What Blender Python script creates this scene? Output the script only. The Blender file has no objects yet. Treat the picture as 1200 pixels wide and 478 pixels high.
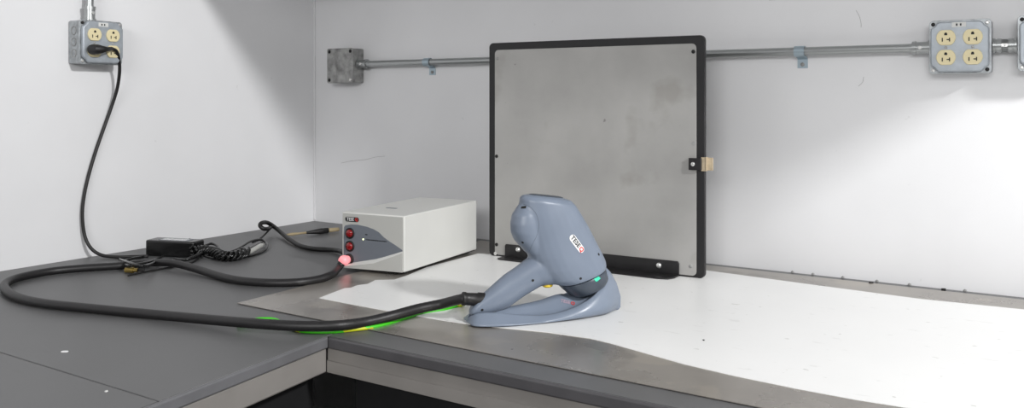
import bpy, bmesh, math, random
from math import sin, cos, pi, sqrt, atan2, hypot
from mathutils import Vector, Matrix
from mathutils.bvhtree import BVHTree
random.seed(4)
C = bpy.context.scene.collection
# ------------------------------------------------------------------ measured camera
F = 1020.0; CX = 600.0; HY = 115.0            # focal length and horizon in a 1200x478 frame
BT = 0.90; H = 0.3876                          # bench top, eye height above it
CAM = Vector((2.027, -1.965, BT + H))
RT = Vector((0.8378, 0.5460, 0)); FW = Vector((-0.5460, 0.8378, 0))
def ray(px, py): return FW + RT*((px-CX)/F) + Vector((0, 0, 1))*((HY-py)/F)
def onZ(px, py, z=0.0):                        # point on the horizontal plane z above the bench top
    d = ray(px, py); return CAM + d*((BT+z-CAM.z)/d.z)
def onY(px, py, y):
    d = ray(px, py); return CAM + d*((y-CAM.y)/d.y)
def onX(px, py, x):
    d = ray(px, py); return CAM + d*((x-CAM.x)/d.x)
def onPl(px, py, p0, n):
    d = ray(px, py); return CAM + d*((p0-CAM).dot(n)/d.dot(n))
# ------------------------------------------------------------------ materials
def s2l(c): return tuple(((v/12.92) if v <= .04045 else ((v+.055)/1.055)**2.4) for v in c)
def mat(name, col, rough=.5, metal=0.0, var=0.0, scale=20, bump=0.0, bscale=200, var2=None, spec=.5, coat=0, stretch=None):
    m = bpy.data.materials.new(name); m.use_nodes = True; nt = m.node_tree; b = nt.nodes['Principled BSDF']
    c = s2l(col); b.inputs['Base Color'].default_value = (*c, 1)
    b.inputs['Roughness'].default_value = rough; b.inputs['Metallic'].default_value = metal
    b.inputs['Specular IOR Level'].default_value = spec; b.inputs['Coat Weight'].default_value = coat
    tc = nt.nodes.new('ShaderNodeTexCoord'); src = tc.outputs['Object']
    if stretch:
        mp = nt.nodes.new('ShaderNodeMapping'); mp.inputs['Scale'].default_value = stretch
        nt.links.new(src, mp.inputs[0]); src = mp.outputs[0]
    if var:
        n = nt.nodes.new('ShaderNodeTexNoise'); n.inputs['Scale'].default_value = scale; n.inputs['Detail'].default_value = 6
        nt.links.new(src, n.inputs['Vector'])
        r = nt.nodes.new('ShaderNodeValToRGB'); r.color_ramp.elements[0].position = .3; r.color_ramp.elements[1].position = .7
        lo = s2l(tuple(max(0, v*(1-var)) for v in col)); hi = s2l(tuple(min(1, v*(1+var)) for v in (var2 or col)))
        r.color_ramp.elements[0].color = (*lo, 1); r.color_ramp.elements[1].color = (*hi, 1)
        nt.links.new(n.outputs['Fac'], r.inputs[0]); nt.links.new(r.outputs[0], b.inputs['Base Color'])
        q = nt.nodes.new('ShaderNodeMapRange'); q.inputs['To Min'].default_value = max(0, rough-.08); q.inputs['To Max'].default_value = min(1, rough+.08)
        nt.links.new(n.outputs['Fac'], q.inputs['Value']); nt.links.new(q.outputs[0], b.inputs['Roughness'])
    if bump:
        n2 = nt.nodes.new('ShaderNodeTexNoise'); n2.inputs['Scale'].default_value = bscale; n2.inputs['Detail'].default_value = 3
        nt.links.new(src, n2.inputs['Vector'])
        bp = nt.nodes.new('ShaderNodeBump'); bp.inputs['Strength'].default_value = bump; bp.inputs['Distance'].default_value = .001
        nt.links.new(n2.outputs['Fac'], bp.inputs['Height']); nt.links.new(bp.outputs[0], b.inputs['Normal'])
    return m
def specks(m, col, scale, thr, amt=1.0, stretch=(1, 1, 1), detail=2):      # small marks laid over a material's own colour
    nt = m.node_tree; b = nt.nodes['Principled BSDF']; tc = nt.nodes.new('ShaderNodeTexCoord')
    mp = nt.nodes.new('ShaderNodeMapping'); mp.inputs['Scale'].default_value = stretch; nt.links.new(tc.outputs['Object'], mp.inputs[0])
    n = nt.nodes.new('ShaderNodeTexNoise'); n.inputs['Scale'].default_value = scale; n.inputs['Detail'].default_value = detail
    nt.links.new(mp.outputs[0], n.inputs['Vector'])
    r = nt.nodes.new('ShaderNodeMapRange'); r.inputs['From Min'].default_value = thr; r.inputs['From Max'].default_value = thr+.04
    r.inputs['To Max'].default_value = amt; nt.links.new(n.outputs['Fac'], r.inputs['Value'])
    mx = nt.nodes.new('ShaderNodeMix'); mx.data_type = 'RGBA'; nt.links.new(r.outputs[0], mx.inputs[0])
    lk = b.inputs['Base Color'].links
    if lk: nt.links.new(lk[0].from_socket, mx.inputs[6])
    else: mx.inputs[6].default_value = b.inputs['Base Color'].default_value[:]
    mx.inputs[7].default_value = (*s2l(col), 1); nt.links.new(mx.outputs[2], b.inputs['Base Color'])
def glow(name, col, e):
    m = mat(name, col, .3); b = m.node_tree.nodes['Principled BSDF']
    b.inputs['Emission Color'].default_value = (*s2l(col), 1); b.inputs['Emission Strength'].default_value = e
    return m
M = dict(
 wall=mat('white_wall_paint', (.875, .875, .88), .55, 0, .015, 3, .12, 90),
 floor=mat('grey_floor', (.42, .42, .42), .6, 0, .1, 8),
 bench=mat('dark_grey_laminate', (.365, .365, .368), .42, 0, .05, 9, .1, 500),
 edge=mat('grey_edge_band', (.40, .40, .41), .35, 0, .05, 20),
 edge2=mat('dark_edge_band', (.30, .295, .305), .42, 0, .06, 20),
 apron=mat('grey_steel_rail', (.545, .53, .515), .45, .15, .04, 10),
 black=mat('black_cabinet_paint', (.105, .105, .11), .5, 0, .1, 10),
 steel=mat('worn_steel_sheet', (.61, .59, .565), .28, .5, .10, 6, .1, 60),
 film=mat('white_plastic_film', (.92, .92, .915), .35, 0, .008, 6, .12, 50),
 galv=mat('galvanised_steel', (.62, .635, .645), .36, .55, .12, 90),
 galvd=mat('dull_zinc', (.58, .58, .575), .5, .35, .20, 45),
 emt=mat('conduit_steel', (.66, .67, .67), .32, .8),
 strap=mat('blue_zinc_strap', (.65, .71, .745), .35, .6),
 plate=mat('blue_grey_cover_plate', (.64, .665, .69), .38, .35, .05, 60),
 ivory=mat('ivory_plastic', (.87, .82, .66), .45),
 dark=mat('dark_slot', (.05, .045, .04), .6),
 label=mat('white_label', (.82, .82, .81), .6),
 alu=mat('matt_aluminium', (.65, .645, .635), .42, .35, .05, 7, .1, 200),
 blk=mat('black_board', (.085, .08, .088), .45, 0, .1, 60),
 brk=mat('black_bracket', (.10, .095, .10), .35, 0, .2, 40),
 bolt=mat('bright_bolt', (.85, .85, .84), .25, .7),
 wood=mat('tan_tab', (.70, .64, .54), .5, 0, .1, 90),
 hous=mat('white_enamel', (.81, .81, .795), .38, 0, .01, 10, .05, 300),
 front=mat('light_grey_front', (.68, .68, .665), .4),
 decal=mat('slate_front_decal', (.40, .42, .45), .4),
 rub=mat('black_rubber', (.075, .07, .072), .5, 0, .1, 60),
 red=mat('red_lens', (.50, .02, .04), .25, coat=.5),
 gun=mat('blue_grey_plastic', (.445, .485, .545), .36, 0, .012, 30, .05, 900),
 gun2=mat('blue_grey_plastic_stand', (.46, .50, .56), .33, 0, .012, 30),
 gund=mat('slate_aperture_band', (.24, .27, .31), .35),
 hose=mat('black_hose', (.10, .095, .10), .45, 0, .1, 200, .2, 400),
 green=mat('green_wire', (.20, .66, .10), .4), yellow=mat('yellow_wire', (.80, .76, .10), .4),
 teal=mat('teal_sticker', (.05, .78, .62), .5), yel=mat('yellow_trigger', (.86, .74, .20), .4),
 rl=mat('red_print', (.80, .20, .17), .5), txt=mat('dark_print', (.10, .11, .12), .5), wt=mat('white_print', (.90, .90, .90), .5),
 pink=mat('pale_logo_print', (.66, .58, .64), .5),
 brass=mat('brass', (.56, .48, .26), .35, .6), bris=mat('tan_handle', (.62, .56, .44), .5),
 clear=mat('grey_clear_plastic', (.72, .72, .70), .25), tie=mat('glossy_black_cord', (.07, .07, .07), .22),
 seam=mat('blue_grey_seam', (.34, .38, .43), .5), scuff=mat('pencil_mark', (.62, .62, .62), .8),
)
M['pinkled'] = glow('lit_pink_lens', (.98, .60, .62), .42)
M['led'] = glow('lit_led', (.95, .98, .75), 2)
gw = glow('x', (1, 1, 1), 1); bpy.data.materials.remove(gw)
specks(M['wall'], (.76, .76, .76), 42, .745, .35)
specks(M['alu'], (.50, .485, .45), 3.2, .56, .35, detail=5)
specks(M['alu'], (.33, .32, .31), 38, .76, .7)
specks(M['steel'], (.72, .69, .64), 9, .58, .35, detail=6)
specks(M['steel'], (.40, .38, .36), 7, .60, .35, detail=6)
specks(M['film'], (.82, .82, .81), 46, .66, .45, (.45, 1.4, 1), 5)
specks(M['film'], (.70, .70, .68), 60, .72, .7, (.7, 1, 1))
specks(M['bench'], (.35, .35, .35), 22, .70, .4, (.5, 2, 1))
# two-tone earth wire
def striped():
    m = bpy.data.materials.new('green_yellow_wire'); m.use_nodes = True; nt = m.node_tree; b = nt.nodes['Principled BSDF']; b.inputs['Roughness'].default_value = .4
    tc = nt.nodes.new('ShaderNodeTexCoord'); w = nt.nodes.new('ShaderNodeTexNoise'); w.inputs['Scale'].default_value = 16
    nt.links.new(tc.outputs['Object'], w.inputs['Vector'])
    r = nt.nodes.new('ShaderNodeValToRGB'); r.color_ramp.interpolation = 'CONSTANT'
    r.color_ramp.elements[0].color = (*s2l((.25, .74, .10)), 1); r.color_ramp.elements[1].position = .60; r.color_ramp.elements[1].color = (*s2l((.74, .76, .10)), 1)
    nt.links.new(w.outputs['Fac'], r.inputs[0]); nt.links.new(r.outputs[0], b.inputs['Base Color']); return m
M['earth'] = striped()
# ------------------------------------------------------------------ mesh helpers
def obj(name, bm, m, parent=None, smooth=False, bevel=0, seg=2, loc=None, recalc=True, angle=None):
    if recalc: bmesh.ops.recalc_face_normals(bm, faces=bm.faces)
    me = bpy.data.meshes.new(name); bm.to_mesh(me); bm.free()
    ms = m if isinstance(m, (list, tuple)) else [m]
    for k in ms: me.materials.append(k)
    if smooth or bevel:
        for p in me.polygons: p.use_smooth = True
        if angle is not None or bevel: me.set_sharp_from_angle(angle=math.radians(angle or 40))
    o = bpy.data.objects.new(name, me); C.objects.link(o)
    if parent: o.parent = parent
    if loc is not None: o.location = loc
    if bevel:
        b = o.modifiers.new('b', 'BEVEL'); b.width = bevel; b.segments = seg; b.limit_method = 'ANGLE'; b.angle_limit = math.radians(35); b.harden_normals = False
    return o
def thing(name, label, cat, loc=(0, 0, 0), rotz=0, group=None):
    o = bpy.data.objects.new(name, None); C.objects.link(o); o.empty_display_size = .03
    o.location = loc; o.rotation_euler = (0, 0, rotz); tag(o, label, cat, group); return o
def tag(o, label, cat, group=None):
    o['label'] = label; o['category'] = cat
    if group: o['group'] = group
    return o
def struct(o): o['kind'] = 'structure'; return o
def box(bm, x0, x1, y0, y1, z0, z1, mi=0):
    v = [bm.verts.new((x, y, z)) for z in (z0, z1) for y in (y0, y1) for x in (x0, x1)]
    for f in ((0, 1, 3, 2), (4, 5, 7, 6), (0, 1, 5, 4), (2, 3, 7, 6), (0, 2, 6, 4), (1, 3, 7, 5)):
        bm.faces.new([v[i] for i in f]).material_index = mi
    return bm
def B(*a): return box(bmesh.new(), *a)
def prism(bm, pts, a0, a1, axis='y', mi=0):        # polygon in the two other axes, extruded along axis
    def mk(p, a): return {'y': (p[0], a, p[1]), 'z': (p[0], p[1], a), 'x': (a, p[0], p[1])}[axis]
    A = [bm.verts.new(mk(p, a0)) for p in pts]; Z = [bm.verts.new(mk(p, a1)) for p in pts]
    bm.faces.new(A).material_index = mi; bm.faces.new(Z[::-1]).material_index = mi
    for i in range(len(pts)):
        j = (i+1) % len(pts); bm.faces.new((A[i], A[j], Z[j], Z[i])).material_index = mi
    return bm
def rrect(w, h, r, n=5, cx=0, cz=0):
    out = []
    for (sx, sz, a0) in ((1, 1, 0), (-1, 1, pi/2), (-1, -1, pi), (1, -1, 3*pi/2)):
        for k in range(n+1):
            a = a0+k*pi/2/n; out.append((cx+sx*(w/2-r)+r*cos(a), cz+sz*(h/2-r)+r*sin(a)))
    return out
def circ(r, n=20, cx=0, cz=0, sx=1): return [(cx+r*sx*cos(2*pi*k/n), cz+r*sin(2*pi*k/n)) for k in range(n)]
def catmull(pts, per=8, closed=False):
    P = [Vector(p) for p in pts]; out = []; n = len(P)
    for i in range(n-1):
        p0 = P[max(0, i-1)]; p1 = P[i]; p2 = P[i+1]; p3 = P[min(n-1, i+2)]
        for k in range(per):
            t = k/per
            out.append(.5*((2*p1)+(p2-p0)*t+(2*p0-5*p1+4*p2-p3)*t*t+(3*p1-p0-3*p2+p3)*t**3))
    out.append(P[-1]); return out
def tube(bm, path, r, n=12, mi=0, rib=0):
    path = [Vector(p) for p in path]; rings = []; prev = None; up = None
    for i, p in enumerate(path):
        t = (path[min(i+1, len(path)-1)]-path[max(i-1, 0)]).normalized()
        if up is None:
            up = Vector((0, 0, 1)) if abs(t.z) < .9 else Vector((1, 0, 0))
        a = (up - t*up.dot(t)).normalized(); up = a; b = t.cross(a)
        rr = (r[i] if isinstance(r, list) else r)*(1+(rib if i % 2 else -rib))
        rings.append([bm.verts.new(p+a*rr*cos(2*pi*k/n)+b*rr*sin(2*pi*k/n)) for k in range(n)])
    for A, Z in zip(rings, rings[1:]):
        for k in range(n):
            f = bm.faces.new((A[k], A[(k+1) % n], Z[(k+1) % n], Z[k])); f.material_index = mi
    bm.faces.new(rings[0]); bm.faces.new(rings[-1][::-1]); return bm
def lathe_y(bm, prof, n=24, cx=0, cz=0, mi=0):     # profile (radius, y) about the local y axis
    R = [[bm.verts.new((cx+r*cos(2*pi*k/n), y, cz+r*sin(2*pi*k/n))) for k in range(n)] for r, y in prof]
    for A, Z in zip(R, R[1:]):
        for k in range(n): bm.faces.new((A[k], A[(k+1) % n], Z[(k+1) % n], Z[k])).material_index = mi
    bm.faces.new(R[0]).material_index = mi; bm.faces.new(R[-1][::-1]).material_index = mi; return bm
def text_bm(s, size, weight=0):
    cu = bpy.data.curves.new('t', 'FONT'); cu.body = s; cu.size = size; cu.align_x = 'CENTER'; cu.align_y = 'CENTER'; cu.offset = weight; cu.resolution_u = 2
    o = bpy.data.objects.new('t', cu); C.objects.link(o); bpy.context.view_layer.update()
    me = bpy.data.meshes.new_from_object(o.evaluated_get(bpy.context.evaluated_depsgraph_get()))
    bm = bmesh.new(); bm.from_mesh(me); bpy.data.objects.remove(o); bpy.data.curves.remove(cu); bpy.data.meshes.remove(me)
    bmesh.ops.remove_doubles(bm, verts=bm.verts, dist=1e-6); return bm
def arclen(path, s0, s1, step):                     # even resampling
    path = [Vector(p) for p in path]; out = [path[0]]; acc = 0
    for a, b in zip(path, path[1:]):
        L = (b-a).length; d = step-acc
        while d <= L: out.append(a+(b-a)*(d/L)); d += step
        acc = (acc+L) % step
    return out
# ------------------------------------------------------------------ the setting
def wallbox(name, *a): return struct(obj(name, B(*a), M['wall']))
wallbox('wall_back', -.12, 4.2, 0, .12, 0, 2.75)
wallbox('wall_left', -.12, 0, -4.2, 0, 0, 2.75)
struct(obj('floor', B(-.12, 4.2, -4.2, .12, -.05, 0), M['floor']))
# the unseen cupboard that shades the walls is added further down, with the lamps
# thin corner bead where the two walls meet
cb = bmesh.new(); box(cb, .0005, .006, -.0045, -.0005, BT+.004, 2.0); struct(obj('trim_1', cb, M['wall']))
# ------------------------------------------------------------------ benches
c0 = onZ(382, 394); c1 = onZ(181, 472)                # front corner and a point of the left bench's edge
sk = (c1.x-c0.x)/(c1.y-c0.y)
def ex(y, off=0): return c0.x+sk*(y-c0.y)+off         # x of the left bench's front edge
FY = c0.y                                             # front edge line of the right bench
TH = .017
lb = thing('workbench', 'dark grey laminate workbench running along the left wall, cables lying on it', 'workbench', (0, 0, 0))
bm = bmesh.new(); y1 = -3.4
seam = onZ(180, 468).y
prism(bm, [(.002, -.003), (.002, seam+.001), (ex(seam), seam+.001), (ex(-.003), -.003)], BT-TH, BT, 'z')
prism(bm, [(.002, seam-.001), (.002, y1), (ex(y1), y1), (ex(seam), seam-.001)], BT-TH, BT, 'z')
obj('worktop', bm, M['bench'], lb, bevel=.0008, seg=1)
bm = bmesh.new()
prism(bm, [(ex(FY, -.001)+.001, FY), (ex(y1)+.0005, y1), (ex(y1)+.007, y1), (ex(FY)+.007, FY)], BT-TH-.001, BT+.0005, 'z')
obj('edge_band', bm, M['edge'], lb, bevel=.004, seg=3)
bm = bmesh.new(); AP = .041
prism(bm, [(ex(FY)-.022, FY-.0012), (ex(y1)-.022, y1), (ex(y1)+.003, y1), (ex(FY)+.003, FY-.0012)], BT-TH-AP, BT-TH-.001, 'z')
obj('apron_rail', bm, M['apron'], lb, bevel=.003)
for yy in (-1.9, -3.3):
    obj('leg', B(ex(yy)-.07, ex(yy)-.025, yy-.022, yy+.022, 0, BT-TH-AP), M['black'], lb, bevel=.003)
rb = thing('workbench', 'dark grey workbench along the back wall, steel sheet and white film on top', 'workbench', (ex(FY), FY, 0))
def L(t, p): return t.matrix_basis.inverted() @ Vector(p)
def shift(bm, t):
    for v in bm.verts: v.co = L(t, v.co)
    return bm
bpy.context.view_layer.update()
bm = bmesh.new(); x2 = 4.0
prism(bm, [(ex(-.003)+.0015, -.003), (ex(FY)+.0015, FY+.004), (x2, FY+.004), (x2, -.003)], BT-TH, BT, 'z'); obj('worktop', shift(bm, rb), M['bench'], rb, bevel=.0008, seg=1)
bm = B(ex(FY)+.0075, x2, FY-.004, FY+.0035, BT-TH-.001, BT+.0002); obj('edge_band', shift(bm, rb), M['edge2'], rb, bevel=.003, seg=3)
bm = bmesh.new(); box(bm, ex(FY)+.0025, x2, FY+.001, FY+.02, BT-TH-AP, BT-TH-.0015); box(bm, ex(FY)+.0025, x2, FY-.001, FY+.0005, BT-TH-AP, BT-TH-AP+.020)
obj('apron_rail', shift(bm, rb), M['apron'], rb, bevel=.0006, seg=1)
bm = B(3.93, 3.975, FY+.03, FY+.075, 0, BT-TH-AP); obj('leg', shift(bm, rb), M['black'], rb, bevel=.003)
# black cabinets under the tops
def cabinet(label, x0, x1, y0, y1, face, doors):
    t = thing('base_cabinet', label, 'cabinet', ((x0+x1)/2, (y0+y1)/2, 0)); ox, oy = t.location.x, t.location.y
    z1 = BT-TH-AP-.002
    obj('carcass', B(x0-ox, x1-ox, y0-oy, y1-oy, .08, z1), M['black'], t, bevel=.002)
    obj('plinth', B(x0-ox+.03, x1-ox-.03, y0-oy+.03, y1-oy-.03, 0, .079), M['black'], t)
    for k in range(doors):
        if face == 'y':
            w = (x1-x0)/doors; a = x0+k*w-ox
            d = obj('door', B(a+.003, a+w-.003, y0-oy-.019, y0-oy-.001, .09, z1-.004), M['black'], t, bevel=.002)
        else:
            w = (y1-y0)/doors; a = y0+k*w-oy
            d = obj('door', B(x1-ox+.001, x1-ox+.019, a+.003, a+w-.003, .09, z1-.004), M['black'], t, bevel=.002)
    return t
cabinet('black base cabinet under the back bench, right of the inner corner', 1.0, 2.6, -.86, -.1, 'y', 3)
cabinet('black base cabinet under the left bench, beside the inner corner', .2, .93, -1.7, -.92, 'x', 2)
# ------------------------------------------------------------------ steel sheet and white film
def flat(name, pix, z0, z1, m, dist=None, extra=None):
    bm = bmesh.new(); pts = [onZ(*p, z1) if len(p) == 2 else Vector(p) for p in pix]
    prism(bm, [(p.x, p.y) for p in pts], BT+z0, BT+z1, 'z'); return obj(name, bm, m)
sa = onZ(278, 355, .002); sb = onZ(889.7, 477, .002)
sdir = (sb-sa); fr = sa+sdir*2.4
sc_ = sa + Vector((-.03, .0-sa.y-.034, 0))
st = flat('steel_sheet', [(sa.x, sa.y, 0), (fr.x, fr.y, 0), (fr.x, -.034, 0), (sc_.x, sc_.y, 0)], .0011, .0021, M['steel'])
tag(st, 'worn grey steel sheet covering the back bench top beneath the white film', 'metal sheet')
filmpx = [(374, 349), (388, 343.5), (404, 337.5), (411, 337), (419, 334), (431, 332.5), (440, 328), (462, 327.5), (476, 323)]
filmb = [(500, 313), (534, 304), (560, 297), (575, 297.5), (600, 302)]
film = [onZ(*p, .003) for p in filmpx+filmb]
bk = [onZ(p[0], p[1], .003) for p in ((830, 317), (960, 334.5), (1080, 350.3), (1200, 362.5))]
film += [Vector((.95, bk[0].y, 0))] + bk + [Vector((3.6, bk[-1].y, 0)), Vector((3.6, -.74, 0))]
frp = [(1066, 478), (1000, 467.5), (930, 454.5), (860, 440), (800, 426), (745, 410.5), (715, 402), (690, 396), (640, 389), (595, 384.5), (560, 381), (520, 375.5), (487, 370), (440, 361.5), (405, 355)]
film += [onZ(*p, .003) for p in frp]
bm = bmesh.new(); prism(bm, [(p.x, p.y) for p in film], BT+.0022, BT+.0030, 'z')
tag(obj('white_film', bm, M['film']), 'white plastic film with an uneven cut edge lying on the steel sheet', 'film')
# ------------------------------------------------------------------ electrical boxes
def receptacle_bm():
    R = .0172; pts = []
    for k in range(40):
        a = 2*pi*k/40; x, z = R*cos(a), R*sin(a); pts.append((x, max(-.0148, min(.0148, z))))
    q = []
    for p in pts:
        if not q or hypot(p[0]-q[-1][0], p[1]-q[-1][1]) > 1e-5: q.append(p)
    return q
RP = receptacle_bm()
BOXD = .046
def box_body(t, w, h, m, knock=()):
    o = obj('back_box', prism(bmesh.new(), rrect(w, h, .004), -.001, -BOXD, 'y'), m, t, bevel=.0012)
    bm = bmesh.new()
    for (side, y, z) in knock:
        x = -w/2 if side < 0 else w/2
        for (ra, rbb) in ((.0105, .0090),):
            A = [(y+ra*cos(2*pi*k/20), z+ra*sin(2*pi*k/20)) for k in range(20)]; Bq = [(y+rbb*cos(2*pi*k/20), z+rbb*sin(2*pi*k/20)) for k in range(20)]
            xo = x+side*.0009
            va = [bm.verts.new((xo, p[0], p[1])) for p in A]; vb = [bm.verts.new((xo, p[0], p[1])) for p in Bq]
            va2 = [bm.verts.new((x, p[0], p[1])) for p in A]; vb2 = [bm.verts.new((x, p[0], p[1])) for p in Bq]
            for k in range(20):
                j = (k+1) % 20; bm.faces.new((va[k], va[j], vb[j], vb[k])); bm.faces.new((va[k], va[j], va2[j], va2[k])); bm.faces.new((vb[k], vb[j], vb2[j], vb2[k]))
    if len(bm.verts): obj('knockout_ring', bm, M['galvd'], o)
    else: bm.free()
def outlet_box(label, loc, rotz, w=.107, h=.103, knock=()):
    t = thing('outlet_box', label, 'electrical box', loc, rotz, 'four-socket outlet boxes on the walls')
    box_body(t, w, h, M['galv'], knock)
    fl = obj('mounting_flange', prism(bmesh.new(), rrect(w+.003, h+.003, .008), -BOXD, -BOXD-.0022, 'y'), M['galv'], t, bevel=.0006)
    W, Hh, n, r = w/2-.002, h/2-.002, .0135, .008        # raised cover with scooped corners
    pts = []
    for (sx, sz) in ((1, 1), (-1, 1), (-1, -1), (1, -1)):
        arc = []
        for k in range(7):
            a = pi/2*k/6
            arc.append((W-n*cos(a), Hh-n*sin(a)))
        arc = [(W, Hh-n-.004)] + [(W-n*1.0+n*(1-sin(pi/2*k/6))*0.0+0, 0) for k in range(0)] + [(W-.001, Hh-n)] + [(W-n+n*cos(pi/2*k/6)*.75-.001, Hh-n+n*(.75*sin(pi/2*k/6))) for k in (0, 2, 4, 6)] + [(W-n, Hh-.001), (W-n-.004, Hh)]
        arc = [(W, Hh-n-.004), (W-.001, Hh-n), (W-.0035, Hh-n+.0025), (W-.008, Hh-.008), (W-n+.0025, Hh-.0035), (W-n, Hh-.001), (W-n-.004, Hh)]
        if sx*sz < 0: arc = arc[::-1]
        pts += [(sx*x, sz*z) for x, z in arc]
    obj('cover_plate', prism(bmesh.new(), pts, -BOXD-.0022, -BOXD-.0125, 'y'), M['plate'], t, bevel=.0028, seg=3)
    yf = -BOXD-.0125
    for sx in (-1, 1):
        for sz in (1, -1):
            cx, cz = sx*.0235, sz*.0195-.0015
            rc = obj('receptacle', prism(bmesh.new(), [(x+cx, z+cz) for x, z in RP], yf+.001, yf-.0032, 'y'), M['ivory'], t, bevel=.001)
            bm = bmesh.new(); y0, y1 = yf-.003, yf-.0036
            box(bm, cx-.0072, cx-.0052, y0, y1, cz-.008, cz-.0005)
            box(bm, cx+.0058, cx+.0078, y0, y1, cz-.008, cz-.0005); box(bm, cx+.0015, cx+.0058, y0, y1, cz-.0052, cz-.0032)
            prism(bm, [(cx-.0027, cz+.0045), (cx+.0027, cz+.0045), (cx+.0027, cz+.0075), (cx+.0015, cz+.0098), (cx-.0015, cz+.0098), (cx-.0027, cz+.0075)], y0, y1, 'y')
            obj('slots', bm, M['dark'], rc)
        bm = lathe_y(bmesh.new(), [(.0026, yf+.0005), (.0026, yf-.0012), (.0012, yf-.0018)], 12, sx*.0235, -.0015); obj('screw', bm, M['galvd'], t)
    for sx, sz, mm in ((-1, 1, 'dark'), (1, 1, 'bolt'), (-1, -1, 'bolt'), (1, -1, 'dark')):
        bm = lathe_y(bmesh.new(), [(.0037, -BOXD-.002), (.0037, -BOXD-.0045), (.002, -BOXD-.0055)], 12, sx*(w/2-.006), sz*(h/2-.006)); obj('screw', bm, M[mm], t)
    lbp = obj('label', B(-.013, .012, yf+.0002, yf-.0004, h/2-.0135, h/2-.004), M['label'], t)
    bm = bmesh.new(); box(bm, -.006, -.003, yf-.0003, yf-.0006, h/2-.011, h/2-.0065); box(bm, .001, .004, yf-.0003, yf-.0006, h/2-.011, h/2-.0065); obj('print', bm, M['txt'], lbp)
    return t
CZ = onY(755, 66.2, -.016).z                            # conduit height, measured mid-run
zc = onY(1085, 57, -.016).z
r1 = onY(1124.5, 54.5, -BOXD-.008); outlet_box('four-socket steel outlet box on the back wall, fully in view', (r1.x, -.0005, r1.z), 0)
r2 = onY(1193.5, 54, -BOXD-.002); outlet_box('outlet box at the right picture edge, only its left edge showing', (r2.x+.0535, -.0005, r1.z+.003), 0)
lw = onX(120, 50, BOXD+.008); outlet_box('four-socket outlet box on the left wall with a black plug in it', (.0005, lw.y, lw.z), pi/2,
        knock=[(-1, -.023, k*.027) for k in (-1, 0, 1)])
# blank junction box
jb = onY(398, 77, -BOXD-.004)
jt = thing('junction_box', 'small blank-covered zinc junction box near the wall corner', 'electrical box', (jb.x, -.0005, jb.z))
box_body(jt, .104, .103, M['galvd'])
obj('cover_plate', prism(bmesh.new(), rrect(.106, .105, .006), -BOXD-.0003, -BOXD-.003, 'y'), M['galvd'], jt, bevel=.0006)
for sx, sz in ((1, 1), (-1, 1), (-1, -1), (1, -1)):
    obj('screw', lathe_y(bmesh.new(), [(.0052, -BOXD-.002), (.0052, -BOXD-.0040), (.003, -BOXD-.0052)], 12, sx*.043, sz*.043), M['dark' if (sx, sz) != (1, -1) else 'bolt'], jt)
# conduits
def conduit(label, a, b, r, ends=(1, 1)):
    a = Vector(a); b = Vector(b); t = thing('conduit', label, 'pipe', a); d = b-a; u = d.normalized()
    bm = tube(bmesh.new(), [d*(k/12) for k in range(13)], r, 20); obj('pipe', bm, M['emt'], t, smooth=True, angle=40)
    for e, s in ((0, 1), (1, -1)):
        if ends[e]:
            o = d*e; pr = [(0, .0148), (.004, .0148), (.0042, .0125), (.026, .0125), (.0262, .0138), (.034, .0138), (.0342, r+.0002)]
            bm = bmesh.new(); path = [o+u*s*p[0] for p in pr]; tube(bm, path, [p[1] for p in pr], 20)
            cn = obj('connector', bm, M['emt'], t, smooth=True, angle=40)
            bm = bmesh.new(); side = Vector((0, -1, 0)) if abs(u.x) > .5 else Vector((1, 0, 0))
            q = o+u*s*.018; tube(bm, [q+side*.011, q+side*.0155], .0035, 10); obj('set_screw', bm, M['bolt'], cn, smooth=True, angle=40)
    return t
cr = .0092; yc = -.0235
z1_ = r1.z+.001
conduit('long steel conduit on the back wall passing behind the metal panel', (jb.x+.0545, yc, z1_), (r1.x-.0555, yc, z1_), cr)
conduit('short steel conduit between the two right-hand outlet boxes', (r1.x+.0555, yc, z1_), (r2.x-.003, yc, z1_), cr)
conduit('vertical steel conduit rising from the left wall outlet box', (.0235, lw.y+.004-.018, lw.z+.0535), (.0235, lw.y-.014, 2.3), cr, (1, 0))
def strap(px, label):
    p = onY(px, 70, -.02); t = thing('pipe_strap', label, 'pipe strap', (p.x, 0, z1_))
    bm = bmesh.new(); pts = []
    prof = [(-.0005, -.036), (-.0005, -.0155)]+[(-.0235-.0108*cos(a), -.0108*sin(a)+0) for a in [(-pi*.0)+k*pi/8-pi/2 for k in range(0)]]
    th = 1.5e-3
    arc = [(-.0235+.0112*sin(a), .0112*cos(a)) for a in [pi*.78+k*(pi*1.2)/14 for k in range(15)]]
    path = [(-.0012, -.036), (-.0012, -.016), (-.009, -.0125)] + [(-.0235+.0112*cos(t_), .0112*sin(t_)) for t_ in [-pi*.32-k*(pi*1.36)/14 for k in range(15)]]
    for w0, w1 in ((-.011, .011),):
        V = [[bm.verts.new((x, y, z)) for (y, z) in path] for x in (w0, w1)]
        for k in range(len(path)-1): bm.faces.new((V[0][k], V[0][k+1], V[1][k+1], V[1][k]))
    o = obj('band', bm, M['strap'], t, recalc=False); s = o.modifiers.new('s', 'SOLIDIFY'); s.thickness = .0016; s.offset = 0
    obj('screw', lathe_y(bmesh.new(), [(.0045, -.0018), (.0045, -.004), (.002, -.0048)], 12, 0, -.028), M['galvd'], t)
strap(502, 'pipe strap on the conduit left of the metal panel')
strap(938, 'blue-tinted pipe strap on the conduit right of the metal panel')
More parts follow.
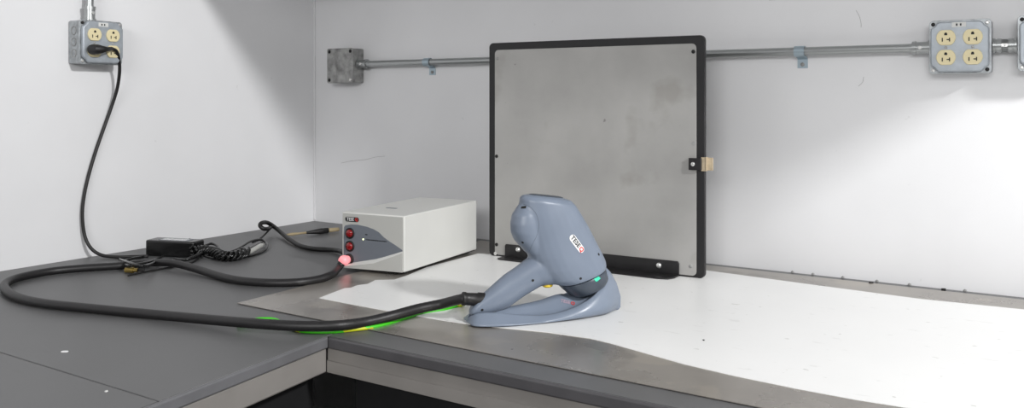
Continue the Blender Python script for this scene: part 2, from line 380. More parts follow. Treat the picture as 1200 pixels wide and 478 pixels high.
# printed letters at the top of the back wall (only their feet reach into the picture)
bm = text_bm('EF 6.', .034, .0006)
for v in bm.verts: v.co = Vector((v.co.x, 0, v.co.y))
p = onY(918, -6.5, 0); tag(obj('wall_lettering', bm, M['txt'], loc=(p.x, -.0006, p.z)), 'small black lettering cut off by the top picture edge', 'lettering')
for pts, lab in (([(400, 191), (412, 188.5), (428, 187), (440, 184), (451, 183)], 'faint long pencil scratch on the back wall above the white box'),
                 ([(1003, 12), (1007, 19), (1009, 27), (1009, 32)], 'faint pencil mark on the back wall above the long conduit'),
                 ([(1012, 90), (1011, 96), (1006, 101)], 'faint pencil mark on the back wall just below the long conduit')):
    q = [onY(*p, -.0004) for p in pts]; tag(obj('pencil_mark', tube(bmesh.new(), [p-q[0] for p in catmull(q, 5)], .0004, 6), M['scuff'], loc=q[0]), lab, 'pencil mark')
# ------------------------------------------------------------------ upright metal panel
pl = onZ(573, 300.5); pr_ = onZ(825.5, 328.5)
ang = atan2(pr_.y-pl.y, pr_.x-pl.x); PW = (pr_-pl).length; PH = .519
pt = thing('metal_panel', 'square aluminium panel on a black board standing upright before the back wall', 'panel', ((pl.x+pr_.x)/2, (pl.y+pr_.y)/2, BT+.0032), ang)
bpy.context.view_layer.update()
obj('backing_board', prism(bmesh.new(), rrect(PW, PH, .011, 6, 0, PH/2), .001, .012, 'y'), M['blk'], pt, bevel=.001)
bw = .0175
obj('metal_sheet', prism(bmesh.new(), rrect(PW-2*bw, PH-bw-.004, .010, 6, 0, (PH-bw-.004)/2+.004), -.0012, .0008, 'y'), M['alu'], pt, bevel=.0004, seg=1)
def pp(px, py, yy=-.0012):
    n = Vector((-sin(ang), cos(ang), 0)); p0 = pt.location + n*yy; return L(pt, onPl(px, py, p0, n))
for px, py, mm in ((582.5, 68.5, 'galvd'), (812.5, 60.5, 'dark'), (582, 183, 'dark'), (813, 168, 'galvd'), (582, 286.5, 'dark'), (809.5, 312, 'galvd'), (580.5, 297, 'bolt')):
    q = pp(px, py); obj('screw', lathe_y(bmesh.new(), [(.0042, -.001), (.0042, -.0022), (.002, -.0028)], 14, q.x, q.z), M[mm], pt)
a = pp(591.6, 285.7, -.004); b = pp(795.6, 306.5, -.004)
fz = (a.z+b.z)/2; x0, x1 = a.x, b.x
bm = bmesh.new()
prism(bm, [(x0, .0), (x0, fz-.004), (x0+.003, fz), (x1-.003, fz), (x1, fz-.004), (x1, 0)], -.0048, -.0014, 'y')
prism(bm, [(x0, -.0014), (x0-.001, -.036), (x0+.004, -.041), (x1-.030, -.054), (x1-.008, -.048), (x1, -.030), (x1, -.0014)], 0.0002, .0034, 'z')
br = obj('angle_bracket', bm, M['brk'], pt, bevel=.0007, seg=1)
for px, py in ((607, 292.5), (772, 311)):
    q = pp(px, py, -.005); obj('bolt', lathe_y(bmesh.new(), [(.0062, -.0046), (.0062, -.0065), (.0045, -.0085), (.002, -.009)], 16, q.x, q.z), M['bolt'], br, smooth=True, angle=50)
q0 = pp(807.5, 185, -.006); q1 = pp(820.5, 199.5, -.006); q2 = pp(833.5, 201.5, -.004)
cl = obj('clip', B(q0.x, q1.x+.003, -.010, -.0013, q1.z, q0.z), M['brk'], pt, bevel=.0008)
obj('bolt', lathe_y(bmesh.new(), [(.0042, -.0098), (.0042, -.0125), (.002, -.0135)], 14, (q0.x+q1.x)/2-.002, (q0.z+q1.z)/2), M['bolt'], cl)
bm = bmesh.new(); xr = PW/2; box(bm, q1.x+.001, xr+.004, -.0035, -.0015, q1.z-.002, q0.z+.002); box(bm, xr+.001, xr+.004, -.0035, .013, q1.z-.002, q0.z+.002); box(bm, xr+.003, xr+.0155, .008, .013, q1.z-.001, q0.z+.001)
obj('wooden_tab', bm, M['wood'], cl, bevel=.0006, seg=1)
# ------------------------------------------------------------------ control box
f1 = onZ(474, 324.3); rr1 = onZ(561.4, 296.8)
th_ = atan2(-(rr1.x-f1.x), rr1.y-f1.y)                  # heading of the side
BL = (rr1-f1).length; BW = .168; BH = .1285
bt = thing('control_box', 'white metal control box with red buttons beside the upright panel', 'control box', (f1.x, f1.y, BT+.0032), th_+math.radians(1.2))
bpy.context.view_layer.update()
# local frame: front face on y=0, right side x=0, box reaches x=-BW, y=BL
obj('housing', B(-BW, 0, .0, BL, .006, BH), M['hous'], bt, bevel=.0025, seg=3)
for x in (-BW+.02, -.02):
    for y in (.025, BL-.025):
        bm = bmesh.new(); tube(bm, [(x, y, 0), (x, y, .0065)], .009, 16); obj('foot', bm, M['rub'], bt, smooth=True, angle=40)
obj('base_tray', B(-BW+.004, -.004, .004, BL-.004, .0035, .0062), M['rub'], bt)
def fp(px, py, yy=-.001):
    n = Vector((-sin(bt.rotation_euler.z), cos(bt.rotation_euler.z), 0)); return L(bt, onPl(px, py, bt.location+n*yy, n))
obj('front_panel', prism(bmesh.new(), rrect(BW-.006, BH-.012, .003, 3, -BW/2, BH/2+.003), -.0012, .0005, 'y'), M['front'], bt, bevel=.0004, seg=1)
ptsd = [(403.5, 266), (405, 264), (412, 262.8), (420, 263.4), (430, 265.6), (438, 268.6), (444, 272), (450, 278), (456, 282.5), (463, 287), (471, 292.5), (472, 294.3), (455, 300), (440, 305.5), (425, 308.4), (411, 312.8), (405, 314), (403, 300), (403, 280)]
pv = [fp(*p) for p in ptsd]
obj('front_decal', prism(bmesh.new(), [(p.x, p.z) for p in pv], -.0013, -.0017, 'y'), M['decal'], bt)
# wedge-shaped lower front, deepest at the left, with a sloping ledge coloured lighter as if lit
w1 = fp(406, 313.8); w2 = fp(472.5, 293.8); wm = fp(441, 303); w1.z = max(w1.z, .0115)
bm = bmesh.new()
pr = [(-BW+.004, .0065), (-BW+.004, w1.z), (wm.x, wm.z), (w2.x, w2.z), (-.003, w2.z), (-.003, .0065)]
F0 = [bm.verts.new((x, -.0005, z)) for x, z in pr]
dep = [-.018, -.018, -.0115, -.005, -.005, -.005]; dz = [0, -(w1.z-.0072), -.0085, -.005, -.005, 0]
F1 = [bm.verts.new((x, d, z+e)) for (x, z), d, e in zip(pr, dep, dz)]
for k in range(6): bm.faces.new((F0[k], F0[(k+1) % 6], F1[(k+1) % 6], F1[k])).material_index = 1 if k in (1, 2, 3) else 0
bmesh.ops.triangulate(bm, faces=[bm.faces.new(F1)]); bm.faces.new(F0[::-1])
obj('front_wedge', bm, [M['front'], M['hous']], bt, bevel=.0006, seg=1)
for px, py, mm in ((410.3, 273.2, 'red'), (410.3, 288.3, 'red'), (409.5, 303.5, 'rub')):
    q = fp(px, py)
    rg = obj('button_ring', lathe_y(bmesh.new(), [(.0125, -.001), (.0125, -.003), (.0108, -.0038), (.010, -.003)], 24, q.x, q.z), M['rub'], bt, smooth=True, angle=40)
    if mm == 'red': obj('button', lathe_y(bmesh.new(), [(.0086, -.002), (.0086, -.005), (.0075, -.0066), (.005, -.0074), (.001, -.0078)], 24, q.x, q.z), M['red'], rg, smooth=True, angle=40)
    else: conn = q
PLUG = Vector((conn.x-.004, -.020, conn.z-.001))
obj('cable_connector', lathe_y(bmesh.new(), [(.009, -.002), (.009, -.010), (.0112, -.012), (.0115, -.019), (.0095, -.024), (.006, -.026)], 24, PLUG.x, PLUG.z), M['pinkled'], bt, smooth=True, angle=40)
q = fp(426, 280.3); obj('indicator_light', lathe_y(bmesh.new(), [(.0017, -.0015), (.0017, -.0028), (.0008, -.0034)], 12, q.x, q.z), M['led'], bt)
bm = bmesh.new(); q0 = fp(429, 280.6); q1 = fp(453.5, 283)
n_ = 15; rnd = random.Random(3)
for k in range(n_):
    xa = q0.x+(q1.x-q0.x)*k/n_; hh = rnd.choice((.0016, .0022, .0022))
    z = q0.z+(q1.z-q0.z)*k/n_
    box(bm, xa, xa+(q1.x-q0.x)/n_*.8, -.0018, -.0021, z-hh/2, z+hh/2)
q = fp(429.5, 274.8); box(bm, q.x-.003, q.x+.003, -.0018, -.0021, q.z-.001, q.z+.001)
obj('front_print', bm, M['txt'], bt)
q0 = fp(404.7, 255.8, -.0016); q1 = fp(420.5, 258.3, -.0016); cx, cz = (q0.x+q1.x)/2, (q0.z+q1.z)/2; lw_ = abs(q1.x-q0.x); lh = .0105
lg = obj('logo_badge', prism(bmesh.new(), rrect(lw_, lh, lh*.48, 6, cx, cz), -.0012, -.0020, 'y'), M['txt'], bt)
bm = text_bm('TESE', .0098, .00012)
for v in bm.verts: v.co = Vector((v.co.x*.98+cx-.0045, -.0023, v.co.y+cz))
obj('logo_letters', bm, M['wt'], lg)
bm = text_bm('Q', .0098, .0003)
for v in bm.verts: v.co = Vector((v.co.x+cx+.0125, -.0023, v.co.y+cz))
obj('logo_letter_red', bm, M['rl'], lg)
# recessed grip slot on the lid
q = L(bt, onZ(459, 244, BH+.003)); bm = bmesh.new(); prism(bm, rrect(.030, .010, .004, 4, q.x, q.y), BH-.0002, BH+.0006, 'z'); obj('lid_slot', bm, M['decal'], bt)
# ------------------------------------------------------------------ handheld gun and its stand
gd = math.radians(19); Ux = RT*cos(gd)+FW*sin(gd); Wx = -RT*sin(gd)+FW*cos(gd)      # along the gun, and away from the eye
GA = onZ(548, 378.5, .003); grot = atan2(Ux.y, Ux.x)
gt = thing('handheld_gun', 'blue-grey handheld pistol-shaped tester resting head down in its stand', 'handheld tester', GA, grot)
cr_ = thing('gun_stand', 'blue-grey boat-shaped stand under the handheld gun', 'stand', GA, grot)
bpy.context.view_layer.update()
def G(px, py, w=0.0): return L(gt, onPl(px, py, GA+Wx*w, Wx))
def loft(bm, rings, n=28, ex=2.3):
    R = []
    for (a, b, hw) in rings:
        A = G(*a); Bp = G(*b); c = (A+Bp)/2; h = (Bp-A)/2; ring = []
        for k in range(n):
            t = 2*pi*k/n; cc, ss = cos(t), sin(t)
            cc = math.copysign(abs(cc)**(2/ex), cc); ss = math.copysign(abs(ss)**(2/ex), ss)
            ring.append(bm.verts.new(c+h*cc+Vector((0, hw*ss, 0))))
        R.append(ring)
    for A, Z in zip(R, R[1:]):
        for k in range(n): bm.faces.new((A[k], A[(k+1) % n], Z[(k+1) % n], Z[k]))
    bm.faces.new(R[0]); bm.faces.new(R[-1][::-1]); return bm
bm = bmesh.new()
loft(bm, [((621, 227.5), (655, 230.5), .016), ((613, 228.5), (668, 234.5), .024), ((609.5, 232), (673.5, 240), .029), ((609, 246), (681, 252), .0315), ((611, 262), (688.5, 265), .034),
          ((615, 282), (696, 280), .037), ((619.5, 300), (703.5, 295), .040), ((628, 318), (707.5, 304), .0425), ((641, 330), (708, 308), .043), ((654, 334), (706.5, 312.5), .0415)])
loft(bm, [((562, 347.5), (549.5, 364), .010), ((568, 343.5), (550, 369), .0145), ((579.5, 332.5), (571, 368.5), .0175), ((592, 321.5), (594, 360.5), .020), ((605, 313), (614, 346), .022),
          ((617, 304), (633, 334.5), .025), ((630, 295), (652, 332.5), .030), ((645, 290), (665, 330), .032)], ex=2.2)
def ellip(bm, c, ru, rw, rz, n=20, m_=12):
    bmesh.ops.create_uvsphere(bm, u_segments=n, v_segments=m_, radius=1, matrix=Matrix.Translation(c) @ Matrix.Diagonal((ru, rw, rz, 1)))
bm2 = bm
loft(bm2, [((611, 236), (632, 238), .016), ((606, 243), (634, 244), .021), ((600.5, 252), (636, 252), .025), ((598.5, 262), (637, 262), .027), ((599, 272), (638, 272), .028), ((603, 281.5), (640, 283), .027), ((610, 289), (642, 293), .025), ((616.5, 296), (644, 302), .024)], ex=2.1)
body = obj('gun_body', bm2, M['gun'], gt, smooth=True)
rm = body.modifiers.new('r', 'REMESH'); rm.mode = 'VOXEL'; rm.voxel_size = .0016; rm.use_smooth_shade = True
sm = body.modifiers.new('s', 'SMOOTH'); sm.factor = .5; sm.iterations = 14
bpy.context.view_layer.update()
dg = bpy.context.evaluated_depsgraph_get(); ev = body.evaluated_get(dg); me = ev.to_mesh()
mw = gt.matrix_basis.copy()
bvh = BVHTree.FromPolygons([v.co.copy() for v in me.vertices], [tuple(p.vertices) for p in me.polygons]); ev.to_mesh_clear()
camL = mw.inverted() @ CAM
def hit(px, py, tree=None):
    d = (mw.inverted().to_3x3() @ ray(px, py)).normalized(); l, n, i, s = (tree or bvh).ray_cast(camL, d); return l, n
def conform(bm, px, py, dpx, off=.0004, tree=None):       # lays a flat mesh (x right, y up) on the shell; x axis runs along picture direction dpx
    tree = tree or bvh
    c, n = hit(px, py, tree); e, _ = hit(px+dpx[0], py+dpx[1], tree)
    xa = (e-c); xa = (xa-n*xa.dot(n)).normalized(); ya = n.cross(xa)
    for v in bm.verts:
        p = c+xa*v.co.x+ya*v.co.y; l, nn, i, d = tree.find_nearest(p+n*.002); v.co = l+nn*(off+v.co.z)
    return bm
def patch(pts2, cuts=3):
    bm = bmesh.new(); bm.faces.new([bm.verts.new((x, y, 0)) for x, y in pts2]); bmesh.ops.triangulate(bm, faces=bm.faces)
    bmesh.ops.subdivide_edges(bm, edges=bm.edges, cuts=cuts, use_grid_fill=True); return bm
# rear cap seam, screws, slot
for px, py in ((624.4, 328.5), (680.4, 326.3), (565, 363), (612.5, 284), (701.5, 298)):
    try:
        bm = conform(patch(circ(.0024, 12), 1), px, py, (2, 0), .0005); obj('screw_hole', bm, M['dark'], gt, recalc=False)
    except Exception as e: print('screw', px, py, e)
obj('slot', conform(patch(rrect(.010, .0045, .001, 2), 1), 613.5, 243, (3, 0), .0005), M['dark'], gt)
bm = bmesh.new(); pth = []
for p in catmull([(613, 239, 0), (622, 243, 0), (629, 252, 0), (631.5, 264, 0), (629, 276, 0), (624, 286, 0), (620, 295, 0)], 8):
    l, n = hit(p.x, p.y)
    if l is not None: pth.append(l-n*.0002)
tube(bm, pth, .00045, 8); obj('shell_seam', bm, M['seam'], gt, smooth=True)
# logo badge
bd = (7, 9.2)
lg = obj('logo_badge', conform(patch(rrect(.037, .0125, .006, 6), 3), 676, 285.5, bd, .0006), M['wt'], gt)
bm = text_bm('TESE', .0112, .0003)
for v in bm.verts: v.co.x -= .0045
obj('logo_letters', conform(bm, 676, 285.5, bd, .0011), M['txt'], lg)
bm = text_bm('Q', .0112, .0004)
for v in bm.verts: v.co.x += .0130
obj('logo_letter_red', conform(bm, 676, 285.5, bd, .0011), M['rl'], lg)
# aperture band
bm = loft(bmesh.new(), [((655.5, 334.5), (706, 313), .0395), ((659, 338), (707.5, 314.5), .0412), ((667, 345), (709.5, 323), .040), ((671, 347), (708, 327), .036)], 32, 2.2)
apb = obj('aperture_band', bm, M['gund'], gt, smooth=True, angle=50)
bm = bmesh.new(); bm.from_mesh(apb.data); bva = BVHTree.FromBMesh(bm); bm.free()
def try_patch(name, pts, px, py, d, off, m, par, tree):
    try: obj(name, conform(patch(pts, 2), px, py, d, off, tree), m, par)
    except Exception as e: print('patch', name, e)
try_patch('green_sticker', rrect(.0115, .0095, .001, 2), 699.5, 326.5, (3, -3), .0006, M['teal'], apb, bva)
bm = loft(bmesh.new(), [((619, 229), (660, 232.6), .0175), ((620, 227.6), (659, 231.0), .0175), ((622, 227.0), (657, 230.3), .0155)], 32, 2.2); obj('top_rim', bm, M['gund'], gt, smooth=True, angle=50)
bm = bmesh.new(); ellip(bm, G(641.5, 334.2, -.004), .0095, .009, .0042); obj('trigger', bm, M['yel'], gt, smooth=True)
# rear lobe cap (round thumb wheel housing seen as a separate shell)
# cable boot
bp0 = G(565, 351.5); bp1 = G(545, 350)
bm = bmesh.new(); dd = (bp1-bp0)
prs = [(-.15, .0125), (.25, .0125), (.3, .0112), (.95, .0105), (1.0, .0115), (1.15, .0115), (1.2, .009)]
tube(bm, [bp0+dd*p for p, r in prs], [r for p, r in prs], 20); obj('cable_boot', bm, M['rub'], gt, smooth=True, angle=50)
# stand
near = [((549, 373, -.002), (547, 378.5)), ((560, 367.5, -.013), (556, 384)), ((585, 367, -.024), (580, 384.7)), ((610, 370, -.032), (607, 383)), ((640, 370.5, -.038), (640, 379.8)),
        ((665, 364.5, -.041), (672, 375.8)), ((686, 354.5, -.041), (698, 372)), ((700, 343, -.035), (713, 368.8)), ((707.5, 328, -.021), (724, 363.5)), ((709.5, 312.5, 0), (729.5, 356))]
cen = [(549, 372), (560, 366.5), (585, 362), (610, 356.5), (636, 350.5), (657, 343), None, None, None, None]
cz_ = [0]*10
rimN, botN, ctr = [], [], []
for i, ((rx, ry, w), b) in enumerate(near):
    p = G(rx, ry, w); p.z = max(p.z, .006); rimN.append(p)
    q = L(gt, onZ(*b, .003)); q.z = 0; botN.append(q)
    if cen[i]: c = G(*cen[i]); c = Vector((p.x, 0, G(cen[i][0], cen[i][1]).z))
    else: c = Vector((p.x-.006*(i-5), 0, (0, 0, 0, 0, 0, 0, .034, .030, .034, .060)[i]))
    ctr.append(c)
botN[0].y = -.004; botN[-1] = Vector((G(727.5, 358).x, 0, 0)); rimN[-1].y = 0
def dense(l, per=6): return catmull(l, per)
cxm = G(672, 350).x
def bul(i, b, k):
    d = Vector((b.x-cxm if b.x > cxm else 0, b.y, 0)); d = d.normalized() if d.length > 1e-6 else Vector((1, 0, 0)); f = min(1, max(0, (b.x-.1)/.1)); return d*(.0015+.0085*f)*k
rimD, botD, ctrD = dense(rimN), dense(botN), dense(ctr)
bm = bmesh.new(); NS = len(rimD); cols = []
for i in range(NS):
    r, b, c = rimD[i], botD[i], ctrD[i]
    prof = [Vector((b.x*.97+.003*.97, b.y*.93, 0)), Vector((b.x, b.y, .0025)), b.lerp(r, .30)+bul(i, b, 1), b.lerp(r, .62)+bul(i, b, 1.15), b.lerp(r, .9)+bul(i, b, .65), r+Vector((0, .0, .0012)), r.lerp(c, .07)+Vector((0, 0, .0012))]
    for t in (.2, .4, .6, .8):
        s = t*t*(3-2*t); prof.append(Vector((r.x+(c.x-r.x)*t, r.y+(c.y-r.y)*t, r.z+(c.z-r.z)*t**1.8-min(.009, .75*max(0, r.z-.003))*sin(pi*min(1, t*1.15)))))
    prof.append(c)
    full = prof + [Vector((p.x, -p.y, p.z)) for p in prof[-2::-1]]
    cols.append([bm.verts.new(p) for p in full])
K = len(cols[0])
for A, Z in zip(cols, cols[1:]):
    for k in range(K-1): bm.faces.new((A[k], A[k+1], Z[k+1], Z[k]))
    bm.faces.new((A[K-1], A[0], Z[0], Z[K-1]))
bm.faces.new(cols[0])
bmesh.ops.remove_doubles(bm, verts=bm.verts, dist=.0003)
so = obj('stand_shell', bm, M['gun2'], cr_, smooth=True)
sm = so.modifiers.new('s', 'SMOOTH'); sm.factor = .4; sm.iterations = 2
bpy.context.view_layer.update()
ev = so.evaluated_get(bpy.context.evaluated_depsgraph_get()); me = ev.to_mesh()
bvs = BVHTree.FromPolygons([v.co.copy() for v in me.vertices], [tuple(p.vertices) for p in me.polygons]); ev.to_mesh_clear()
try:
    bm = text_bm('TESE', .0085, .0002); obj('stand_logo', conform(bm, 662.5, 353.5, (6, 1.5), .0007, bvs), M['pink'], cr_)
    bm = text_bm('Q', .0088, .0003)
    for v in bm.verts: v.co.x += .0135
    obj('stand_logo_red', conform(bm, 662.5, 353.5, (6, 1.5), .0008, bvs), M['rl'], cr_)
except Exception as e: print('stand logo', e)
# ------------------------------------------------------------------ cables
HR = .0085
def cpts(lst, r):
    out = []
    for p in lst:
        z = p[2] if len(p) > 2 else 0
        out.append(onZ(p[0], p[1], r+z+.0005))
    return out
# centre line of the hose in the picture, height above the bench given where it lifts
b1 = mw @ (bp0+dd*1.1); b0 = mw @ (bp0+dd*.6)
hp = [b0, b1] + cpts([(517, 356.2, .022), (490, 361.8, .016), (462, 369.3, .008), (430, 377, .0035), (395, 381.3, .006), (350, 381.8, .0065), (300, 379, .0065), (240, 374, .002), (170, 367.5), (100, 360.8), (50, 355.2), (20, 348), (6, 338.5), (8, 331), (25, 324.5), (60, 317.8), (100, 314), (140, 311.5), (172, 308.5), (200, 308, .006), (228, 314.5, .003), (255, 323), (280, 328.5), (310, 331.2), (345, 331), (372, 327.5), (388, 322, .003)], HR)
cw = bt.matrix_basis @ PLUG; nfr = (bt.matrix_basis.to_3x3() @ Vector((0, -1, 0)))
hp += [bt.matrix_basis @ Vector((PLUG.x-.001, -.036, PLUG.z-.014)), bt.matrix_basis @ Vector((PLUG.x, -.022, PLUG.z-.003))]
path = arclen(catmull(hp, 16), 0, 0, .004)
rad = [HR]*len(path)
tag(obj('thick_cable', tube(bmesh.new(), path, HR, 14, rib=.012), M['hose'], smooth=True), 'thick black cable looping across the left bench from gun to box', 'cable')
ew = cpts([(541, 357.5, .003), (520, 363, 0), (495, 367, .0), (470, 374.5, 0), (440, 382.5), (410, 386.5), (385, 388.6), (352, 387.4), (336, 381), (322, 374.6), (311, 373.8), (300, 374.6), (288, 378.5), (276, 380)], .003)
ew = [GA + Vector((0, 0, .020)) + Ux*.004 + Wx*.004] + [e for e in ew]
ew[0] = onZ(548, 353, .032)
tag(obj('earth_wire', tube(bmesh.new(), arclen(catmull(ew, 12), 0, 0, .004), .0034, 10), M['earth'], smooth=True), 'thin green and yellow earth wire running beneath the thick black cable', 'wire')
# power cord from the left wall outlet
pc = []
t0 = lw
pi_ = onX(104, 55, BOXD+.02)
cords = [(131, 57, .070), (136.5, 60, .066), (139.5, 70, .055), (140, 85, .040), (137, 105, .022), (130, 127, .010), (121, 152, .007), (112, 178, .007), (104, 205, .007), (98.5, 230, .007), (96.5, 252, .008), (99, 275, .012), (106, 290, .025)]
cp = [onX(*c) for c in cords] + cpts([(118, 298.5, .004), (135, 301), (158, 300.5), (176, 300)], .004)
pcd = thing('power_cable', 'thin black power cord hanging from the left wall outlet', 'power cord', cp[0]); 
obj('cord', tube(bmesh.new(), [p-cp[0] for p in arclen(catmull(cp, 12), 0, 0, .005)], .0040, 10), M['rub'], pcd, smooth=True)
# plug: body stands out from the lower left receptacle and turns towards the right
bm = bmesh.new(); pa = onX(107, 58, BOXD+.0170); pb = onX(118, 57, .088); pe = onX(131, 57, .070)
d1 = Vector((pa.x+.004, pa.y, pa.z))
tube(bm, [Vector((pa.x, pa.y, pa.z))-cp[0], Vector((pa.x+.006, pa.y+.001, pa.z))-cp[0], Vector((pa.x+.022, pa.y+.004, pa.z))-cp[0], Vector((pa.x+.026, pa.y+.012, pa.z))-cp[0], Vector((pa.x+.024, pa.y+.024, pa.z+.001))-cp[0], pe-cp[0]], [.0115, .0125, .0115, .009, .006, .0045], 14)
obj('plug', bm, M['rub'], pcd, smooth=True, angle=45)
# power adapter brick
A1 = onZ(169, 300); A2 = onZ(226, 303); aa = atan2((A2-A1).y, (A2-A1).x); AL = (A2-A1).length
ad = thing('power_adapter', 'black power adapter brick lying by the left wall', 'power adapter', A1+Vector((0, 0, .0004)), aa); bpy.context.view_layer.update()
bm = bmesh.new(); ah = onPl(169, 281.5, A1, FW).z-BT
prism(bm, rrect(AL, .050, .008, 4, AL/2, .026), 0, ah, 'z'); obj('case', bm, M['tie'], ad, bevel=.004, seg=3)
bm = bmesh.new(); prism(bm, rrect(AL*.62, .026, .003, 3, AL*.52, .026), ah-.0002, ah+.0006, 'z'); lbp = obj('label', bm, M['decal'], ad)
bm = bmesh.new(); rnd = random.Random(8)
for k in range(12): x = AL*.26+k*AL*.043; box(bm, x, x+.0025+rnd.random()*.003, .014, .034, ah+.0005, ah+.0009)
obj('print', bm, M['wt'], lbp)
# bundled cord: adapter lead wound back and forth and twisted round itself
def helix(path, r, turns, ph=0, zr=.6):
    out = []; n = len(path)
    for i, p in enumerate(path):
        t = (path[min(i+1, n-1)]-path[max(i-1, 0)]).normalized(); s = t.cross(Vector((0, 0, 1))).normalized(); a = ph+2*pi*turns*i/(n-1)
        out.append(p+s*r*cos(a)+Vector((0, 0, 1))*r*zr*(sin(a)))
    return out
core = catmull(cpts([(224, 295, .014), (236, 293, .014), (250, 295.5, .010), (262, 300, .008), (278, 299, .008), (294, 291, .012), (306, 284, .012)], .004), 14)
bc = thing('bundled_cord', 'tangle of glossy black cord twisted together beside the adapter brick', 'cord', core[0])
o0 = core[0]
obj('cord', tube(bmesh.new(), [p-o0 for p in core], .004, 8), M['tie'], bc, smooth=True)
for k in range(3):
    hx = helix(core[3:66], .0125, 5.5, k*2*pi/3, .8); obj('winding', tube(bmesh.new(), [p-o0 for p in hx], .0030, 8), M['tie'], bc, smooth=True)
lp = catmull(cpts([(226, 293, .012), (233, 288, .020), (240, 291, .016), (232, 299, .008), (216, 304.5, .002), (206, 303.5, .001), (196, 305, .0)], .004), 10)
obj('loop', tube(bmesh.new(), [p-o0 for p in lp], .0042, 8), M['tie'], bc, smooth=True)
lp = catmull(cpts([(222, 280.5, .030), (230, 285, .026), (238, 288, .018), (248, 285.5, .018), (256, 290, .014), (248, 297, .008), (240, 300, .004), (262, 303.5), (290, 300.5), (309, 294), (313, 286.5, .006), (306, 281, .012), (293, 283, .016), (276, 293, .012), (260, 298, .008)], .003), 10)
obj('loop', tube(bmesh.new(), [p-o0 for p in lp], .0032, 8), M['tie'], bc, smooth=True)
lp = catmull(cpts([(168, 301), (155, 303, .002), (146, 307), (150, 311, .014), (165, 309, .016), (180, 305, .012), (192, 300, .004)], .003), 10)
obj('loop', tube(bmesh.new(), [p-o0 for p in lp], .0034, 8), M['tie'], bc, smooth=True)
lp = catmull(cpts([(140, 304, .001), (152, 308, .020), (166, 311.5, .020), (178, 309, .014), (186, 304, .006)], .003), 10)
obj('loop', tube(bmesh.new(), [p-o0 for p in lp], .0034, 8), M['tie'], bc, smooth=True)
# grey-white plastic end in the bundle
bm = bmesh.new(); g0 = onZ(291, 296, .012); g1 = onZ(309, 286, .014)
tube(bm, [g0, g0.lerp(g1, .15), g0.lerp(g1, .8), g1], [.003, .006, .0065, .003], 10); tag(obj('plastic_sleeve', bm, M['clear'], smooth=True), 'small pale grey plastic sleeve tucked in the cord tangle', 'sleeve')
# grey flat lead beside it
lp = catmull(cpts([(150, 322.5), (175, 317.5), (200, 313), (222, 308.5), (232, 303), (228, 300, .004)], .002), 10)
tag(obj('thin_lead', tube(bmesh.new(), lp, .0022, 8), M['rub'], smooth=True), 'thin dark lead crossing in front of the adapter brick', 'cable')
# the second black cable leaving the back of the box with a standing loop
b_in = bt.matrix_basis @ Vector((-BW-.0005, .05, .028))
lc = [b_in + Vector((.0, 0, 0))] + cpts([(399, 294.3, .004), (385, 292.5), (368, 291.5), (352, 288), (340, 281, .003), (330, 273, .007), (321, 265.5, .018), (313, 260.8, .032), (306.5, 261.3, .036), (304.8, 264.5, .030), (309, 268, .022), (315, 267.7, .018), (317, 266, .015)], .0055)
lc[0] = bt.matrix_basis @ Vector((-BW-.001, .035, .020))
tag(obj('black_cable', tube(bmesh.new(), arclen(catmull(lc, 12), 0, 0, .004), .0058, 12), M['rub'], smooth=True), 'black cable with a raised loop behind the tangle, entering the white box', 'cable')
lc = cpts([(316, 268.5, .016), (310, 275, .008), (303, 281, .006), (296, 284, .010)], .003)
tag(obj('thin_cable', tube(bmesh.new(), catmull(lc, 8), .0026, 8), M['rub'], smooth=True), 'thin black cord joining the raised cable loop to the tangle', 'cord')
# brass connector in front of the tangle
c = onZ(153.5, 317, .006); bc2 = thing('brass_connector', 'small brass connector lying in front of the thick cable', 'connector', (c.x, c.y, BT)); 
def bar(bm, h, z, rs): tube(bm, [Vector((0, 0, z))+RT*x for x, r in rs], [r for x, r in rs], 14)
bm = bmesh.new(); bar(bm, 0, .007, [(-.013, .004), (-.0125, .006), (-.002, .006), (0, .0068), (.006, .0068), (.0065, .0045), (.015, .0045)]); obj('barrel', bm, M['brass'], bc2, smooth=True, angle=40)
bm = bmesh.new(); bar(bm, 0, .007, [(.014, .003), (.024, .0028), (.03, .0022)]); obj('tip', bm, M['rub'], bc2, smooth=True)
# small brush lying by the wall corner
a = onZ(333, 276.5, .006); b = onZ(398, 269.5, .006); u = (b-a); bt2 = thing('brush', 'small brush with tan handle and dark bristles lying near the wall corner', 'brush', (a.x, a.y, BT))
def seg(bm, s0, s1, rs):
    n = len(rs); tube(bm, [u*(s0+(s1-s0)*k/(n-1))+Vector((0, 0, .0085)) for k in range(n)], rs, 12)
bm = bmesh.new(); seg(bm, 0, .40, [.002, .0045, .003, .0035]); obj('shaft', bm, M['bris'], bt2, smooth=True)
bm = bmesh.new(); seg(bm, .36, .78, [.003, .0055, .0085, .008]); obj('bristles', bm, M['rub'], bt2, smooth=True)
bm = bmesh.new(); seg(bm, .775, .98, [.006, .0065, .006, .0055]); obj('handle', bm, M['bris'], bt2, smooth=True)
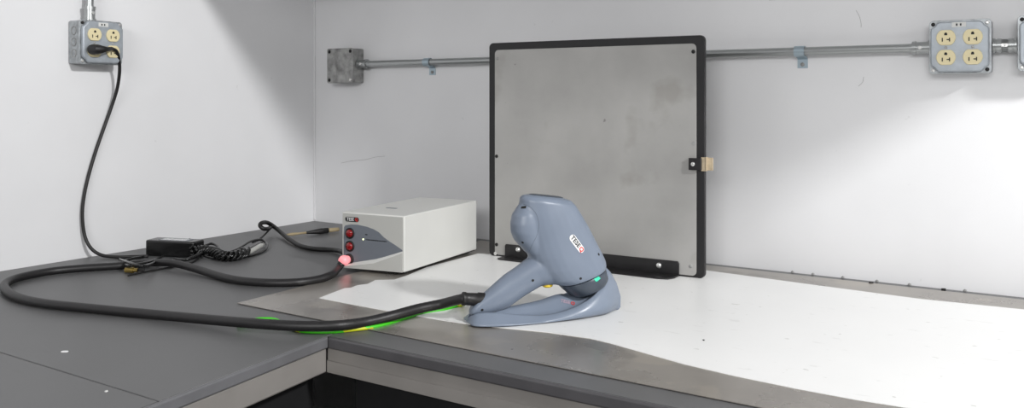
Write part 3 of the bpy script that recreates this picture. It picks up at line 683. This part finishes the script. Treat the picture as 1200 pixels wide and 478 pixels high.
# paint chips and crumbs
def chip(name, px, py, w, h, m, label, cat, z=.0, group=None, hz=.0012):
    p = onZ(px, py, z+hz); bm = bmesh.new(); rnd = random.Random(int(px))
    pts = [(w/2*cos(a)*(.7+.5*rnd.random()), h/2*sin(a)*(.7+.5*rnd.random())) for a in [2*pi*k/8 for k in range(8)]]
    prism(bm, pts, 0, hz, 'z'); o = obj(name, bm, m, loc=(p.x, p.y, BT+z+.0002)); o.rotation_euler.z = atan2(RT.y, RT.x)+.1; tag(o, label, cat, group)
chip('paper_scrap', 76, 411.5, .012, .008, M['wt'], 'white scrap lying on the left bench in front of the thick cable', 'scrap')
chip('paper_scrap', 124.5, 458, .004, .006, M['label'], 'tiny pale crumb on the left bench near the seam', 'crumb')
chip('dark_crumb', 824.5, 398, .0035, .003, M['dark'], 'tiny dark crumb on the white film in front of the panel', 'crumb', .003)
for px, py, lab in ((1021, 330.5, 'dark nut on the bench edge by the back wall, left of its twin'), (1106, 338.2, 'dark nut on the bench edge by the back wall, right of its twin')):
    chip('nut', px, py, .010, .008, M['dark'], lab, 'nut', 0, 'dark nuts along the back wall', .004)
gl = ('leftmost crumb along the back wall', 'second crumb from the left along the back wall', 'third crumb from the left along the back wall', 'crumb along the back wall left of the left nut', 'crumb along the back wall between the two nuts', 'rightmost crumb along the back wall')
for (px, py), lab in zip(((929, 318.5), (953, 320.8), (988, 325), (1028, 328.5), (1066, 332.6), (1131, 340)), gl):
    q = onY(px, py, -.010); bm = bmesh.new(); bmesh.ops.create_icosphere(bm, subdivisions=1, radius=.0032, matrix=Matrix.Diagonal((1.2, .8, 1, 1)))
    tag(obj('crumb', bm, M['galvd'], loc=(q.x, -.012, BT+.003)), lab, 'crumb', 'crumbs along the back wall')
# ------------------------------------------------------------------ light
LW = dict(world=.30, A=103, B=14, D=68)
w = bpy.data.worlds.new('w'); bpy.context.scene.world = w; w.use_nodes = True
bg = w.node_tree.nodes['Background']; bg.inputs[0].default_value = (1, 1, 1, 1); bg.inputs[1].default_value = LW['world']
def area(name, loc, target, sx, sy, power, col=(1, 1, 1)):
    if not power: return
    d = bpy.data.lights.new(name, 'AREA'); d.shape = 'RECTANGLE'; d.size = sx; d.size_y = sy; d.energy = power; d.color = col
    o = bpy.data.objects.new(name, d); C.objects.link(o); o.location = loc; o.rotation_euler = (Vector(target)-Vector(loc)).to_track_quat('-Z', 'Y').to_euler(); return o
area('ceiling_or_fill_light', (4.2, -1.39, 2.75), (0.3, -.8, 0.9), .30, .22, LW['A'])
area('ceiling_or_fill_light', (6.0, -2.95, 2.6), (1.0, -.5, 1.1), .8, .3, LW['B'])
area('ceiling_or_fill_light', (2.6, -4.6, 2.3), (1.6, 0, 1.1), 2.0, .8, LW['D'])  # broad fill light added behind the camera to brighten the back wall
# upper cupboard over the back bench, out of the picture, which shades the upper walls
struct(obj('unseen_cupboard', B(.001, 2.49, -.525, -.001, BT+.80, BT+1.3), M['wall']))
# ------------------------------------------------------------------ camera
cd = bpy.data.cameras.new('camera'); cam = bpy.data.objects.new('camera', cd); C.objects.link(cam)
cd.sensor_fit = 'HORIZONTAL'; cd.sensor_width = 36; cd.lens = 36*F/1200; cd.shift_y = -(239-HY)/1200
cam.location = CAM; cam.rotation_euler = (pi/2, 0, atan2(RT.y, RT.x)); cd.clip_start = .02
sc = bpy.context.scene; sc.camera = cam
sc.view_settings.view_transform = 'Standard'; sc.view_settings.look = 'None'; sc.view_settings.gamma = 1; sc.view_settings.use_curve_mapping = False
sc.view_settings.exposure = 0.0
